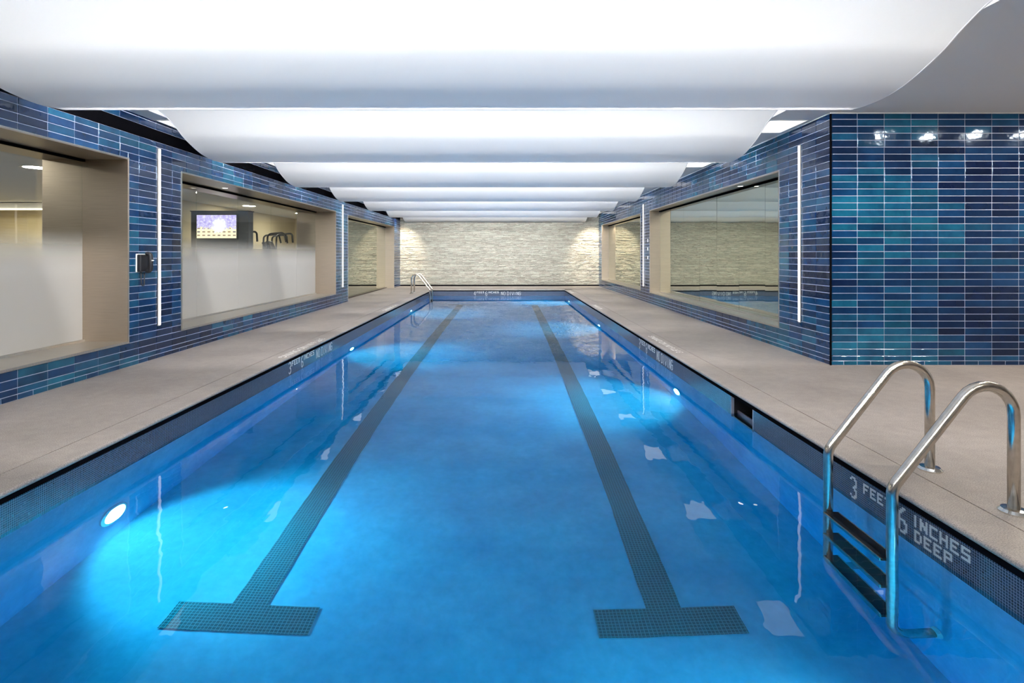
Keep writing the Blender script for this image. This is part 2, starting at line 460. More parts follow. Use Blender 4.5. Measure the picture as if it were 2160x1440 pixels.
SK0, SK1, SKZ0, SKZ1 = 4.572, 5.024, -.32, -.035     # skimmer mouth
pool = MB()
pool.box(PL-.3, PL, YN-.3, PE+.3, -1.9, -.031)
for a, b, c, d in subtract([(YN-.3, PE+.3, -1.9, -.031)], (SK0, SK1, SKZ0, SKZ1)): pool.box(PR, PR+.3, a, b, c, d)
pool.box(PL, PR, PE, PE+.3, -1.9, -.031).box(PL, PR, YN-.3, YN, -1.9, -.031)
Z0, Z1 = -1.292, -1.60
pb = len(pool.v)
def floor_z(y): return Z0 if y < 4 else Z0+(Z1-Z0)*(y-4)/(PE-4)
for y in (YN, 4.0, PE):
    for x in (PL, PR): pool.v += [(x, y, floor_z(y)), (x, y, -1.9)]
for k in range(2):
    i = pb+k*4; pool.f.append((i, i+2, i+6, i+4)); pool.sm.append(False)
basin = pool.build('pool_basin', m_plaster)
tag(basin, 'long rectangular swimming pool basin of pale blue plaster', 'pool', kind='structure')
BZ0, BZ1, BT = -.275, -.062, .004
MB().box(PL-.002, PL+BT, YN, PE, BZ0, BZ1).build('mosaic_band', m_band_s, basin)
MB().box(PR-BT, PR+.002, YN, SK0-.004, BZ0, BZ1).build('mosaic_band', m_band_s, basin)
MB().box(PR-BT, PR+.002, SK1+.004, PE, BZ0, BZ1).build('mosaic_band', m_band_s, basin)
MB().box(PL+BT, PR-BT, PE-BT, PE+.002, BZ0, BZ1).build('mosaic_band', m_band_e, basin)
MB().box(PL+BT, PR-BT, YN-.002, YN+BT, BZ0, BZ1).build('mosaic_band', m_band_e, basin)
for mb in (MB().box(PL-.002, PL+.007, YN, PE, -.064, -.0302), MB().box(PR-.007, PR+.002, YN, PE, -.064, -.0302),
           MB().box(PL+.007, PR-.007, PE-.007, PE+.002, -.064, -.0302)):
    mb.build('coping_shade_strip', m_black, basin)  # black strip stands in for the shade under the coping nose
# lane lines with T bars, laid on the floor
for xc in (-1.475, .905):
    b = MB(); hw = .102; e = .004; ys = [3.09, 4.0, 17.2]
    for (ya, yb) in zip(ys, ys[1:]):
        b.quad((xc-hw, ya, floor_z(ya)+e), (xc+hw, ya, floor_z(ya)+e), (xc+hw, yb, floor_z(yb)+e), (xc-hw, yb, floor_z(yb)+e))
    b.quad((xc-.405, 2.89, Z0+e), (xc+.405, 2.89, Z0+e), (xc+.405, 3.09, Z0+e), (xc-.405, 3.09, Z0+e))
    ya, yb = 17.2, 17.4
    b.quad((xc-.405, ya, floor_z(ya)+e), (xc+.405, ya, floor_z(ya)+e), (xc+.405, yb, floor_z(yb)+e), (xc-.405, yb, floor_z(yb)+e))
    b.build('lane_line', m_lane, basin)
# skimmer
sk = empty('skimmer', (PR, (SK0+SK1)/2, SKZ0)); tag(sk, 'dark square skimmer mouth in the pool wall at the water line', 'skimmer')
def child(o, root): o.parent = root; o.matrix_parent_inverse = Matrix.Translation(-root.location); return o
b = MB(); b.box(PR+.28, PR+.296, SK0, SK1, SKZ0, SKZ1).box(PR+.02, PR+.296, SK0, SK0+.006, SKZ0, SKZ1).box(PR+.02, PR+.296, SK1-.006, SK1, SKZ0, SKZ1)\
    .box(PR+.02, PR+.296, SK0, SK1, SKZ1-.006, SKZ1).box(PR+.02, PR+.296, SK0, SK1, SKZ0, SKZ0+.006)
child(b.build('throat', m_dark), sk)
m_skf = simple('skimmer_frame', (.20, .22, .27), .4)
for ya, yb in ((SK0, SK0+.012), (SK1-.012, SK1)): child(MB().box(PR-.006, PR+.02, ya, yb, SKZ0, SKZ1).build('frame_post', m_skf), sk)
child(MB().box(PR+.05, PR+.062, SK0+.014, SK1-.014, -.29, -.195).build('weir', simple('weir_grey', (.09, .08, .10), .4)), sk)

# water: outline with the skimmer notch, extruded
wo_ = [(PL-.01, YN-.01), (PR+.01, YN-.01), (PR+.01, SK0+.004), (PR+.285, SK0+.004), (PR+.285, SK1-.004), (PR+.01, SK1-.004), (PR+.01, PE+.01), (PL-.01, PE+.01)]
m = MB(); n = len(wo_)
m.v = [(x, y, ZW) for x, y in wo_]+[(x, y, -1.75) for x, y in wo_]
m.f = [tuple(range(n)), tuple(range(2*n-1, n-1, -1))]+[(i, n+i, n+(i+1) % n, (i+1) % n) for i in range(n)]; m.sm = [False]*len(m.f)
wt = m.build('pool_water', m_water)
tag(wt, 'still clear blue water filling the swimming pool', 'water', kind='stuff')

# ------------------------------------------------------------------ lettering
G5 = {  # 4x5 small mosaic capitals
 'F': '1111 1000 1110 1000 1000', 'E': '1111 1000 1110 1000 1111', 'T': '1111 0110 0110 0110 0110', 'I': '1 1 1 1 1',
 'N': '1001 1101 1111 1011 1001', 'C': '1111 1000 1000 1000 1111', 'H': '1001 1001 1111 1001 1001', 'S': '1111 1000 1111 0001 1111',
 'D': '1110 1001 1001 1001 1110', 'P': '1111 1001 1111 1000 1000'}
G9 = {  # 5x9 capitals
 'N': '10001 11001 11001 10101 10101 10101 10011 10011 10001', 'O': '01110 10001 10001 10001 10001 10001 10001 10001 01110',
 'D': '11110 10001 10001 10001 10001 10001 10001 10001 11110', 'I': '00100 00100 00100 00100 00100 00100 00100 00100 00100',
 'V': '10001 10001 10001 10001 10001 01010 01010 01010 00100', 'G': '01110 10001 10000 10000 10111 10001 10001 10001 01110'}
GD = {  # 5x11 numerals
 '3': '01110 10011 00001 00001 00011 00110 00011 00001 00001 10011 01110', '6': '00110 01100 11000 10000 10000 11110 10011 10001 10001 10011 01110',
 '4': '00010 00110 00110 01010 01010 10010 10010 11111 00010 00010 00010'}
def pix(out, glyph, c0, r0):
    for r, row in enumerate(glyph.split()):
        for c, ch in enumerate(row):
            if ch == '1': out.append((c0+c, r0+r))
def word(out, s, font, c, r, adv):
    for ch in s:
        if ch != ' ': pix(out, font[ch], c, r)
        c += 3 if ch == ' ' or (ch == 'I' and font is G5) else adv
    return c
def marking(name, cells, pitch, place, parent):
    """place(c, r) -> centre, and the two unit axes of a mosaic square"""
    b = MB(); hw = pitch*.46
    for c, r in cells:
        p, du, dn = place(c*pitch, r*pitch)
        p = Vector(p); du = Vector(du); dn = Vector(dn); dz = Vector((0, 0, 1)); t = .002
        q = [p+du*sx*hw+dz*sz*hw for sx, sz in ((-1, -1), (1, -1), (1, 1), (-1, 1))]
        i = len(b.v); b.v += [tuple(x) for x in q]+[tuple(x+dn*t) for x in q]
        b.f += [tuple(i+k for k in f) for f in ((4, 5, 6, 7), (0, 1, 5, 4), (1, 2, 6, 5), (2, 3, 7, 6), (3, 0, 4, 7))]; b.sm += [False]*5
    return b.build(name, m_letter, parent)
# near right wall: 3 FEET 6 INCHES / DEEP, read from the water (starts at larger Y)
cells = []; pix(cells, GD['3'], 0, 0); word(cells, 'FEET', G5, 10, 0, 5)
marking('depth_marking', cells, .0119, lambda c, r: ((PR-BT, 3.275-c, -.094-r), (0, 1, 0), (-1, 0, 0)), basin)
cells = []; pix(cells, GD['6'], 0, 0); word(cells, 'INCHES', G5, 9, 0, 5); word(cells, 'DEEP', G5, 9, 6, 5)
marking('depth_marking', cells, .0124, lambda c, r: ((PR-BT, 2.872-c, -.088-r), (0, 1, 0), (-1, 0, 0)), basin)
def full(num):
    o = []; pix(o, GD[num], 0, 0); word(o, 'FEET', G5, 7, 0, 5); pix(o, GD['6'], 29, 0); word(o, 'INCHES', G5, 36, 0, 5)
    word(o, 'NO DIVING', G9, 69, 1, 6); return o
marking('depth_marking', full('3'), .0138, lambda c, r: ((PL+BT, 6.60+c, -.074-r), (0, 1, 0), (1, 0, 0)), basin)
marking('depth_marking', full('3'), .0145, lambda c, r: ((PR-BT, 8.50-c, -.074-r), (0, 1, 0), (-1, 0, 0)), basin)
marking('depth_marking', full('4'), .0142, lambda c, r: ((-1.16+c, PE-BT, -.072-r), (1, 0, 0), (0, -1, 0)), basin)
# white lettering on the coping
m_paint = simple('white_marking', (.80, .78, .74), .5)
def text_mesh(s, size):
    cu = bpy.data.curves.new('t', 'FONT'); cu.body = s; cu.size = size; cu.extrude = .0006; cu.align_x = 'LEFT'; cu.align_y = 'CENTER'; cu.resolution_u = 3
    o = bpy.data.objects.new('t', cu); C.objects.link(o)
    dg = bpy.context.evaluated_depsgraph_get(); me = bpy.data.meshes.new_from_object(o.evaluated_get(dg))
    bpy.data.objects.remove(o); me.name = 'lettering'; return me
def deck_text(s, size, x, y, ang, length, parent):
    me = text_mesh(s, size); xs = [v.co.x for v in me.vertices]; k = length/(max(xs)-min(xs))
    o = link('lettering', me, m_paint, parent); o.location = (x, y, .0012); o.rotation_euler = (0, 0, ang); o.scale = (k, 1, 1)
deck_text('3 FT 6 IN NO DIVING', .135, -2.755, 8.03, R(-90), 1.47, cl_)
deck_text('NO DIVING', .135, -2.755, 13.5, R(-90), 1.45, cl_)
deck_text('3 FT 6 IN NO DIVING', .135, 2.235, 6.87, R(90), 1.40, cr_)
deck_text('NO DIVING', .135, 2.2, 12.35, R(90), 1.05, cr_)
deck_text('NO DIVING', .135, 2.2, 17.6, R(90), 1.05, cr_)

# ------------------------------------------------------------------ ceiling
ce = MB().box(XL-.6, XO+.3, YB-.3, YE+.3, 3.2, 3.4).build('ceiling', m_white)
tag(ce, 'flat white ceiling slab above the curved panels', 'ceiling', kind='structure')
def soffit(name, label, x0, x1, y0, y1):
    o = MB().box(x0, x1, y0, y1, ZT, 3.2).build(name, m_soff); tag(o, label, 'soffit', kind='structure'); return o
soffit('trim_5', 'narrow white soffit above the wall of frosted windows', XL-.003, PANL-.012, YB, YE)
soffit('trim_6', 'narrow white soffit above the wall of mirrored openings', PANR+.012, XR+.003, YF, YE)
soffit('trim_7', 'wide flat grey-white soffit over the deck beside the ladder', PANR+.012, XO, YB, YF)
PROF = [(-1.9, 3.045), (-1.5, 2.995), (-1.1, 2.905), (-.85, 2.805), (-.65, 2.70), (-.34, 2.592), (-.1, 2.553), (.1, 2.546), (.33, 2.568)]
def smooth(p, n=5):
    out = []
    for i in range(len(p)-1):
        a, b, c, d = p[max(i-1, 0)], p[i], p[i+1], p[min(i+2, len(p)-1)]
        for k in range(n):
            t = k/n
            out.append(tuple(.5*((2*b[j])+(-a[j]+c[j])*t+(2*a[j]-5*b[j]+4*c[j]-d[j])*t*t+(-a[j]+3*b[j]-3*c[j]+d[j])*t**3) for j in (0, 1)))
    out.append(p[-1]); return out
ordn = ['first', 'second', 'third', 'fourth', 'fifth', 'sixth', 'seventh', 'eighth', 'ninth']
NP = range(-2, 7)
for k in NP:
    L0 = LOW0+PER*k
    curve = smooth([(-2.40, 3.06)]+PROF)
    low = [(-2.59, 2.66), (-2.59, 3.06)]+curve
    poly = [(max(min(L0+u, YE-.04), YB+.01), zz) for u, zz in low]
    poly = [p for i, p in enumerate(poly) if i == 0 or (Vector(p)-Vector(poly[i-1])).length > 1e-4]
    m = MB(); n = len(poly)
    for x in (PANL, PANR): m.v += [(x, y, zz) for y, zz in poly]
    for i in range(n-1): m.f.append((i, i+1, n+i+1, n+i)); m.sm.append(i > 1)
    o = m.build('ceiling_panel', m_memb)
    for x in (PANL, PANR): MB().tube([(x, y, zz+.006) for y, zz in poly[1:]], .009, 6).build('side_bar', m_white, o)
    yl, zl = poly[-1]; MB().box(PANL, PANR, yl-.004, yl+.010, zl-.001, zl+.045).build('lip_bar', m_white, o)
    nth = ordn[6-k]
    tag(o, f'curved white ceiling panel hanging over the pool, {nth} from the stone wall', 'ceiling panel', 'curved ceiling panels over the pool')
    if k < 6 and L0 > YB+.5:
        t = empty('cove_light', (PANL+.05, L0+.2105, 2.84))
        tag(t, f'linear cove light behind the {nth} ceiling panel from the stone wall', 'cove light', 'cove lights above the ceiling panels')
        ln = PANR-PANL-.1
        link('channel', MB().box(0, ln, 0, .01, 0, .09).mesh('channel'), m_plate, t)
        link('diffuser', MB().box(.01, ln-.01, .01, .018, .015, .075).mesh('diffuser'), e_cove, t)
        link('added_back_strip', MB().box(.4, ln-.4, -.016, -.002, .015, .075).mesh('added_back_strip'), e_fill, t)  # unseen strip added to lift the dark undersides of the panels
    # bright square panels let into the side soffits
    for side, (xa, xb) in (('frosted windows', (XL+.02, PANL-.03)), ('mirrored openings', (PANR+.05, XR-.06))):
        y0 = L0-PER+1.92; y1 = y0+.66
        if y0 < YB+.2 or (k <= 0 and side[0] == 'm'): continue
        t = empty('soffit_light', ((xa+xb)/2, (y0+y1)/2, ZT))
        tag(t, f'light panel above the {side}, at the {nth} ceiling panel from the stone wall', 'ceiling light', 'soffit light panels')
        hx, hy = (xb-xa)/2, (y1-y0)/2
        b = MB().box(-hx, hx, -hy, -hy+.012, -.006, 0).box(-hx, hx, hy-.012, hy, -.006, 0).box(-hx, -hx+.012, -hy, hy, -.006, 0).box(hx-.012, hx, -hy, hy, -.006, 0)
        link('frame', b.mesh('frame'), m_plate, t)
        link('diffuser', MB().box(-hx+.012, hx-.012, -hy+.012, hy-.012, -.004, 0).mesh('diffuser'), e_soff, t)

def downlight(loc, r, label, group, em, deep=.0):
    t = empty('recessed_downlight', loc); tag(t, label, 'downlight', group)
    b = MB(); n = 20
    ring = [(r*1.25, 0), (r*1.25, -.004), (r, -.004), (r, 0)]
    for k in range(n):
        a = 2*math.pi*k/n
        b.v += [(rr*math.cos(a), rr*math.sin(a), zz) for rr, zz in ring]
    for k in range(n):
        for i in range(4):
            j = (i+1) % 4; k2 = (k+1) % n; b.f.append((k*4+i, k*4+j, k2*4+j, k2*4+i)); b.sm.append(False)
    link('trim_ring', b.mesh('trim_ring'), m_plate, t)
    link('lens', MB().lathe([(0, r*.98), (.003, r*.9)], (0, 0, 0), (0, 0, -1), 20).mesh('lens'), em, t)
    return t
for x, nth in ((5.10, 'first'), (5.72, 'second'), (6.34, 'third'), (6.96, 'fourth')):
    downlight((x, 4.95, ZT), .055, f'round downlight before the navy and teal tile wall, {nth} from its corner', 'downlights over the ladder deck', e_down)
for y, lab in ((2.95, 'over the pool ladder'), (.3, 'added between the ladder and the shallow end')):  # the second lamp is added out of view to light the deck
    downlight((3.5, y, ZT), .055, f'round recessed downlight {lab}', 'downlights along the coping', e_down)
for (x, lab) in ((-4.115, 'frosted windows'), (3.40, 'mirrored openings')):
    t = downlight((x, 20.2, ZT), .045, f'round recessed downlight grazing the stone wall on the side of the {lab}', 'downlights at the stone wall', e_head)
    ld = bpy.data.lights.new('spot_beam', 'SPOT'); ld.energy = 850; ld.color = (1, .84, .64); ld.spot_size = R(64); ld.spot_blend = .9; ld.shadow_soft_size = .04
    lo = bpy.data.objects.new('spot_beam', ld); C.objects.link(lo); lo.parent = t; lo.location = (0, 0, -.02); lo.rotation_euler = (R(38), 0, 0)

# ------------------------------------------------------------------ windows and mirrored openings
m_gask = m_black
def opening(name, label, op, xw, xg, cuts, pane_mat, frost, sill=True, deep=0.):
    y0, y1, z0, z1 = op; root = empty(name, (xw, (y0+y1)/2, max(z0, 0))); tag(root, label, 'window', kind='structure')
    zb = max(z0, 0); a, b_ = min(xw, xg), max(xw, xg); sg = 1 if xg > xw else -1
    out = xw-sg*.004; xe = xg+sg*deep; a2, b2 = min(out, xe), max(out, xe)
    def part(nm, mb, mat): return child(mb.build(nm, mat), root)
    part('head', MB().box(a2, b2, y0, y1, z1-.01, z1), m_steel)
    part('jamb', MB().box(a2, b2, y1-.01, y1, zb, z1-.01), m_steel)
    if y0 > 0: part('jamb', MB().box(a2, b2, y0, y0+.01, zb, z1-.01), m_steel)
    if sill: part('sill', MB().box(a2, b2, y0, y1, zb, zb+.012), m_sill)
    else: part('threshold', MB().box(min(xg, xg-sg*.06), max(xg, xg-sg*.06), y0, y1, 0, .035), simple('track_bronze', (.12, .10, .08), .4, 1))
    # bright edge trim around the opening
    e0, e1 = min(xw-sg*.007, xw), max(xw-sg*.007, xw); t = .012
    fr = MB().box(e0, e1, y0-t, y1+t, z1, z1+t).box(e0, e1, y1, y1+t, zb, z1)
    if y0 > 0: fr.box(e0, e1, y0-t, y0, zb, z1)
    if sill: fr.box(e0, e1, y0-t, y1+t, zb-t, zb)
    part('edge_trim', fr, m_sill)
    part('gasket', MB().box(min(xg-sg*.03, xg), max(xg-sg*.03, xg), y0+.01, y1-.01, z1-.035, z1-.01), m_gask)
    if sill: part('glazing_bead', MB().box(min(xg-sg*.025, xg), max(xg-sg*.025, xg), y0+.01, y1-.01, zb+.012, zb+.035), m_sill)
    ys = [y0+.01]+cuts+[y1-.01]
    for i, (ya, yb) in enumerate(zip(ys, ys[1:])):
        g = .002; cyy = (ya+yb)/2; hz = (z1-.01-zb)/2; th = .006
        mb = MB().box(-th, th, -(yb-ya)/2+g, (yb-ya)/2-g, -hz+.012, hz)
        p = mb.build('pane', pane_mat); p.parent = root
        p.location = (xg+sg*th-xw, cyy-root.location.y, (zb+z1-.01)/2-root.location.z)
        if not frost: p.rotation_euler = (0, R(random.uniform(-.10, .10)), R(random.uniform(-.12, .12)))
    return root
opening('window_1', 'frosted window in a deep steel reveal beside the black wall phone', L1, XL, XGL, [1.2, 3.6], m_frost, True, deep=.45)
opening('window_2', 'long frosted window with a wall screen glowing behind its clear top', L2, XL, XGL, [8.2, 9.465, 10.8, 12.1], m_frost, True, deep=.45)
opening('door_1', 'floor-length mirrored opening on the frosted window side, beside the stone wall', LD, XL, -4.56, [15.5, 16.7, 17.9, 19.0], m_mirror, False, sill=False)
opening('window_3', 'long mirrored opening in a steel reveal beside the navy and teal tile wall', R1, XR, XGR, [8.182, 9.099, 10.06, 10.95, 11.945, 12.9], m_mirror, False)
opening('window_4', 'mirrored opening in a steel reveal on the right-hand wall, beside the stone wall', R2, XR, XGR, [15.9, 17.1, 18.3, 19.5], m_mirror, False)
def head_light(y, xw, xg, z, lab):
    downlight(((xw+xg)/2, y, z-.0102), .04, f'small round downlight in the steel head of the {lab}', 'downlights in window heads', e_head)
head_light(8.55, XL, XGL, 2.33, 'long frosted window')
head_light(8.75, XR, XGR, 2.385, 'long mirrored opening')

# ------------------------------------------------------------------ vertical light bars
def light_bar(x, y, z0, z1, sg, lab):
    t = empty('wall_light_bar', (x, y, z0)); tag(t, lab, 'wall light', 'vertical light bars on the tile walls')
    h = z1-z0
    link('channel', MB().box(min(0, sg*.012), max(0, sg*.012), -.022, .022, -.012, h+.012).mesh('channel'), m_sill, t)
    b = MB(); n = 8
    pr = [(.012, -.017)]+[(.012+.016*math.sin(math.pi*i/n), -.017*math.cos(math.pi*i/n)) for i in range(1, n)]+[(.012, .017)]
    for zz in (0, h): b.v += [(sg*a, c, zz) for a, c in pr]
    q = len(pr)
    b.f = [(i, (i+1) % q, q+(i+1) % q, q+i) for i in range(q)]+[tuple(range(q)), tuple(range(q, 2*q))]; b.sm = [False]*len(b.f)
    link('diffuser', b.mesh('diffuser'), e_bar, t)
light_bar(XL, 6.526, .403, 2.54, 1, 'glowing vertical light bar beside the black wall phone')
light_bar(XL, 13.843, .42, 2.54, 1, 'glowing vertical light bar beside the floor-length mirrored opening')
light_bar(XR, 6.731, .418, 2.62, -1, 'glowing vertical light bar next to the corner of the navy and teal tile wall')
light_bar(XR, 14.391, .414, 2.60, -1, 'glowing vertical light bar between the two mirrored openings')

# ------------------------------------------------------------------ pool lights
def pool_light(x, y, z, sg, lab):
    t = empty('pool_light', (x, y, z)); tag(t, lab, 'pool light', 'underwater lights in the pool walls')
    link('rim', MB().lathe([(0, .125), (.012, .125), (.018, .11), (.018, .1)], (0, 0, 0), (sg, 0, 0), 28).mesh('rim'), m_chrome, t)
    link('lens', MB().lathe([(.018, .098), (.026, .085), (.03, .05)], (0, 0, 0), (sg, 0, 0), 28).mesh('lens'), e_pool, t)
    ld = bpy.data.lights.new('lamp_beam', 'SPOT'); ld.energy = P_POOL; ld.color = (.92, .98, 1); ld.spot_size = R(126); ld.spot_blend = .95; ld.shadow_soft_size = .07
    lo = bpy.data.objects.new('lamp_beam', ld); C.objects.link(lo); lo.parent = t; lo.location = (sg*.06, 0, 0)
    lo.rotation_euler = Vector((sg, 0, -1.0)).to_track_quat('-Z', 'Y').to_euler()
for i, y in enumerate((3.65, 9.24, 15.0)):
    pool_light(PL, y, -.96-.03*i, 1, 'round underwater light below the frosted windows, '+('nearest the lane ends', 'in the middle of the pool wall', 'nearest the small ladder')[i])
for i, y in enumerate((6.59, 12.1, 17.9)):
    pool_light(PR, y, -1.0-.03*i, -1, 'round underwater light below the mirrored openings, '+('just past the skimmer', 'in the middle of the pool wall', 'nearest the stone wall')[i])
pool_light(PR, 1.7, -.96, -1, 'round underwater light between the ladder and the shallow end')

# ------------------------------------------------------------------ ladders
def ladder(yc, wall_x, sg, lab):
    """sg=+1: wall on the +x side"""
    t = empty('pool_ladder', (wall_x+sg*.37, yc, 0)); tag(t, lab, 'ladder', 'steel pool ladders')
    o = t.location
    for s in (-1, 1):
        xf, xr = wall_x-sg*.225-o.x, wall_x+sg*.37-o.x; yy = s*.26
        zt = .12+abs(xr-xf)*math.tan(R(52))
        pts = fillet([(xr, yy, -.005), (xr, yy, zt), (xf, yy, .12), (xf, yy, -.98), (wall_x-sg*.02-o.x, yy, -.98)], [.139, .11, .10], 10)
        r = link('rail', MB().tube(pts, .0255, 18).mesh('rail'), m_rail, t)
        link('flange', MB().lathe([(0, .062), (.008, .062), (.02, .05), (.024, .03)], (xr, yy, 0), (0, 0, 1), 28).mesh('flange'), m_chrome, r)
        link('bumper', MB().lathe([(0, .028), (.022, .034), (.024, .03)], (wall_x-sg*.026-o.x, yy, -.98), (sg, 0, 0), 18).mesh('bumper'), m_plate, r)
    for zz in (-.265, -.555, -.835):
        xf = wall_x-sg*.225-o.x
        st = link('tread', MB().box(xf-.038, xf+.038, -.24, .24, zz-.012, zz+.012).mesh('tread'), m_dark, t)
        for e in (-1, 1): link('tread_edge', MB().box(xf+e*.042-.004, xf+e*.042+.004, -.236, .236, zz-.016, zz+.016).mesh('tread_edge'), m_rail, st)
    return t
ladder(2.88, PR, 1, 'large brushed steel pool ladder at the depth lettering, with dark treads under water')
ladder(17.5, PL, -1, 'small steel pool ladder in the corner below the pale stone wall')

# ------------------------------------------------------------------ wall telephone
t = empty('wall_phone', (XL, 6.20, 1.06)); tag(t, 'black wall telephone with hanging cord on blue tile', 'telephone')
o = link('backplate', MB().box(0, .010, -.078, .078, -.004, .208).mesh('backplate'), m_plate, t); bevel(o, .008)
o = link('body', MB().box(.008, .055, -.07, .075, .0, .2).mesh('body'), m_dark, t); bevel(o, .012, 3)
pts = fillet([(.055, .03, .205), (.10, .03, .215), (.105, .03, .11), (.10, .03, .0), (.055, .03, .01)], [.03, .12, .03], 6)
link('handset', MB().tube(pts, .024, 12).mesh('handset'), m_dark, t)
link('number_plate', MB().box(.125, .132, .012, .048, .125, .137).mesh('number_plate'), m_plate, t)
cord = [(.03, -.01, 0)]+[(.04+.012*math.cos(i*1.3), -.03+.03*i/40+.012*math.sin(i*1.3), -.004*i) for i in range(1, 38)]
loop = fillet([(.03, -.03, .0), (.035, -.03, -.15), (.035, .02, -.17), (.035, .025, -.01)], [.02, .02], 8)
link('cord', MB().tube(loop, .006, 8).mesh('cord'), m_dark, t)
# switch plates between the mirrored openings
for i, z in enumerate((1.624, 1.402, 1.18)):
    t = empty('wall_plate', (XR, 13.98, z)); tag(t, 'small white square wall plate on blue tile, '+('highest', 'middle', 'lowest')[i]+' of three between the mirrored openings', 'wall plate', 'white wall plates')
    bevel(link('plate', MB().box(-.008, 0, -.035, .035, -.04, .04).mesh('plate'), m_plate, t), .003)
    link('rocker', MB().box(-.012, -.008, -.012, .012, -.022, .022).mesh('rocker'), simple('rocker_grey', (.6, .6, .58), .4), t)

# ------------------------------------------------------------------ gym behind the frosted windows
m_cream = simple('gym_cream', (.72, .62, .42), .8); m_gfl = simple('gym_floor', (.22, .20, .18), .6); m_gce = simple('gym_ceiling', (.72, .71, .69), .8)
def st(name, lab, cat, mb, mat): return tag(mb.build(name, mat), lab, cat, kind='structure')
GX, GW, GZ, GY = -14.2, XL-.96, 2.58, 19.9
st('wall_gym_end', 'cream end wall of the gym behind the mirrored doors', 'wall', MB().box(-7.85, GW, GY, GY+.15, 0, GZ+.15), m_cream)
st('wall_gym_side', 'cream side wall behind the exercise machines', 'wall', MB().box(-8.0, -7.85, 12.4, GY+.15, 0, GZ+.15), m_cream)
st('wall_gym_back', 'cream wall deep inside the gym', 'wall', MB().box(GX, -8.0, 14.4, 14.55, 0, GZ+.15), m_cream)
st('wall_gym_far', 'cream side wall of the gym opposite the frosted windows', 'wall', MB().box(GX-.15, GX, YB, 14.55, 0, GZ+.15), m_cream)
st('wall_gym_near', 'cream wall of the gym at its other end', 'wall', MB().box(GX, GW, YB-.15, YB, 0, GZ+.15), m_cream)
st('floor_gym', 'grey rubber gym floor behind the frosted windows', 'floor', MB().box(GX, GW, YB, GY, -.1, 0), m_gfl)
st('ceiling_gym', 'grey-white gym ceiling with recessed lights', 'ceiling', MB().box(GX, GW, YB, GY, GZ, GZ+.15), m_gce)
for x, y, lab in ((-7.14, 8.14, 'above the treadmills'), (-7.0, 14.6, 'above the exercise machine at the cream wall'), (-6.6, 17.2, 'at the closed end of the gym'),
                  (-10.2, 8.14, 'in the middle of the gym'), (-12.6, 12.4, 'beside the warm linear light'), (-9.4, 11.4, 'facing the back of the screen partition'), (-9.0, 5.0, 'between the gym walls, away from the machines'), (-6.6, 5.0, 'just inside the frosted window beside the phone')):
    downlight((x, y, GZ), .16, f'round gym downlight {lab}', 'gym ceiling downlights', e_gym)
t = empty('linear_light', (-12.2, 13.6, 2.40)); tag(t, 'warm linear light box under the gym ceiling', 'ceiling light')
link('housing', MB().box(-1.2, 1.2, -.12, .12, .012, .16).mesh('housing'), m_plate, t)
link('diffuser', MB().box(-1.19, 1.19, -.13, .11, -.004, .012).mesh('diffuser'), emit('warm_linear', (1, .85, .5), 6), t)
# screen on a dark partition
t = empty('gym_partition', (-6.2, 11.6, 0)); tag(t, 'dark slate partition carrying the wall screen in the gym', 'partition')
link('panel', MB().box(-.62, .62, 0, .22, 0, 2.19).mesh('panel'), simple('slate', (.03, .034, .045), .35), t)
link('cap', MB().box(-.64, .64, -.01, .23, 2.19, 2.205).mesh('cap'), m_black, t)
def screen_mat():
    m, nt, N, L, P = M('screen_picture')
    tc = N.new('ShaderNodeTexCoord'); o = tc.outputs['Object']
    sp = N.new('ShaderNodeSeparateXYZ'); L.new(o, sp.inputs[0])
    cb = N.new('ShaderNodeCombineXYZ'); L.new(sp.outputs[0], cb.inputs[0]); L.new(sp.outputs[2], cb.inputs[1])
    v = noise(N, L, 16, 6, .7, cb.outputs[0])
    sky = ramp(N, L, v.outputs[0], [(.35, (.28, .22, .62)), (.55, (.62, .55, .85)), (.7, (.95, .92, 1))])
    b = N.new('ShaderNodeTexBrick'); L.new(cb.outputs[0], b.inputs['Vector']); b.offset = 0
    b.inputs['Scale'].default_value = 1; b.inputs['Brick Width'].default_value = .11; b.inputs['Row Height'].default_value = .075; b.inputs['Mortar Size'].default_value = .026
    b.inputs['Color1'].default_value = (.12, .10, .14, 1); b.inputs['Color2'].default_value = (.35, .22, .12, 1); b.inputs['Mortar'].default_value = (.95, .84, .55, 1)
    ln = N.new('ShaderNodeMath'); ln.operation = 'MULTIPLY_ADD'; L.new(v.outputs[0], ln.inputs[0]); ln.inputs[1].default_value = .5; ln.inputs[2].default_value = -.25
    ad = N.new('ShaderNodeMath'); ad.operation = 'ADD'; L.new(sp.outputs[2], ad.inputs[0]); L.new(ln.outputs[0], ad.inputs[1])
    low = N.new('ShaderNodeMath'); low.operation = 'LESS_THAN'; L.new(ad.outputs[0], low.inputs[0]); low.inputs[1].default_value = -.03
    a1 = mixc(N, L, low.outputs[0], sky.outputs[0], b.outputs[0])
    ds = N.new('ShaderNodeVectorMath'); ds.operation = 'DISTANCE'; L.new(cb.outputs[0], ds.inputs[0]); ds.inputs[1].default_value = (.06, .02, 0)
    ad2 = N.new('ShaderNodeMath'); ad2.operation = 'ADD'; L.new(ds.outputs['Value'], ad2.inputs[0]); L.new(ln.outputs[0], ad2.inputs[1])
    l2 = N.new('ShaderNodeMath'); l2.operation = 'LESS_THAN'; L.new(ad2.outputs[0], l2.inputs[0]); l2.inputs[1].default_value = .14
    a2 = mixc(N, L, l2.outputs[0], a1, (.95, .95, 1))
    P.inputs['Base Color'].default_value = (.01, .01, .01, 1); P.inputs['Roughness'].default_value = .2
    L.new(a2, P.inputs['Emission Color']); P.inputs['Emission Strength'].default_value = 1.5
    return m
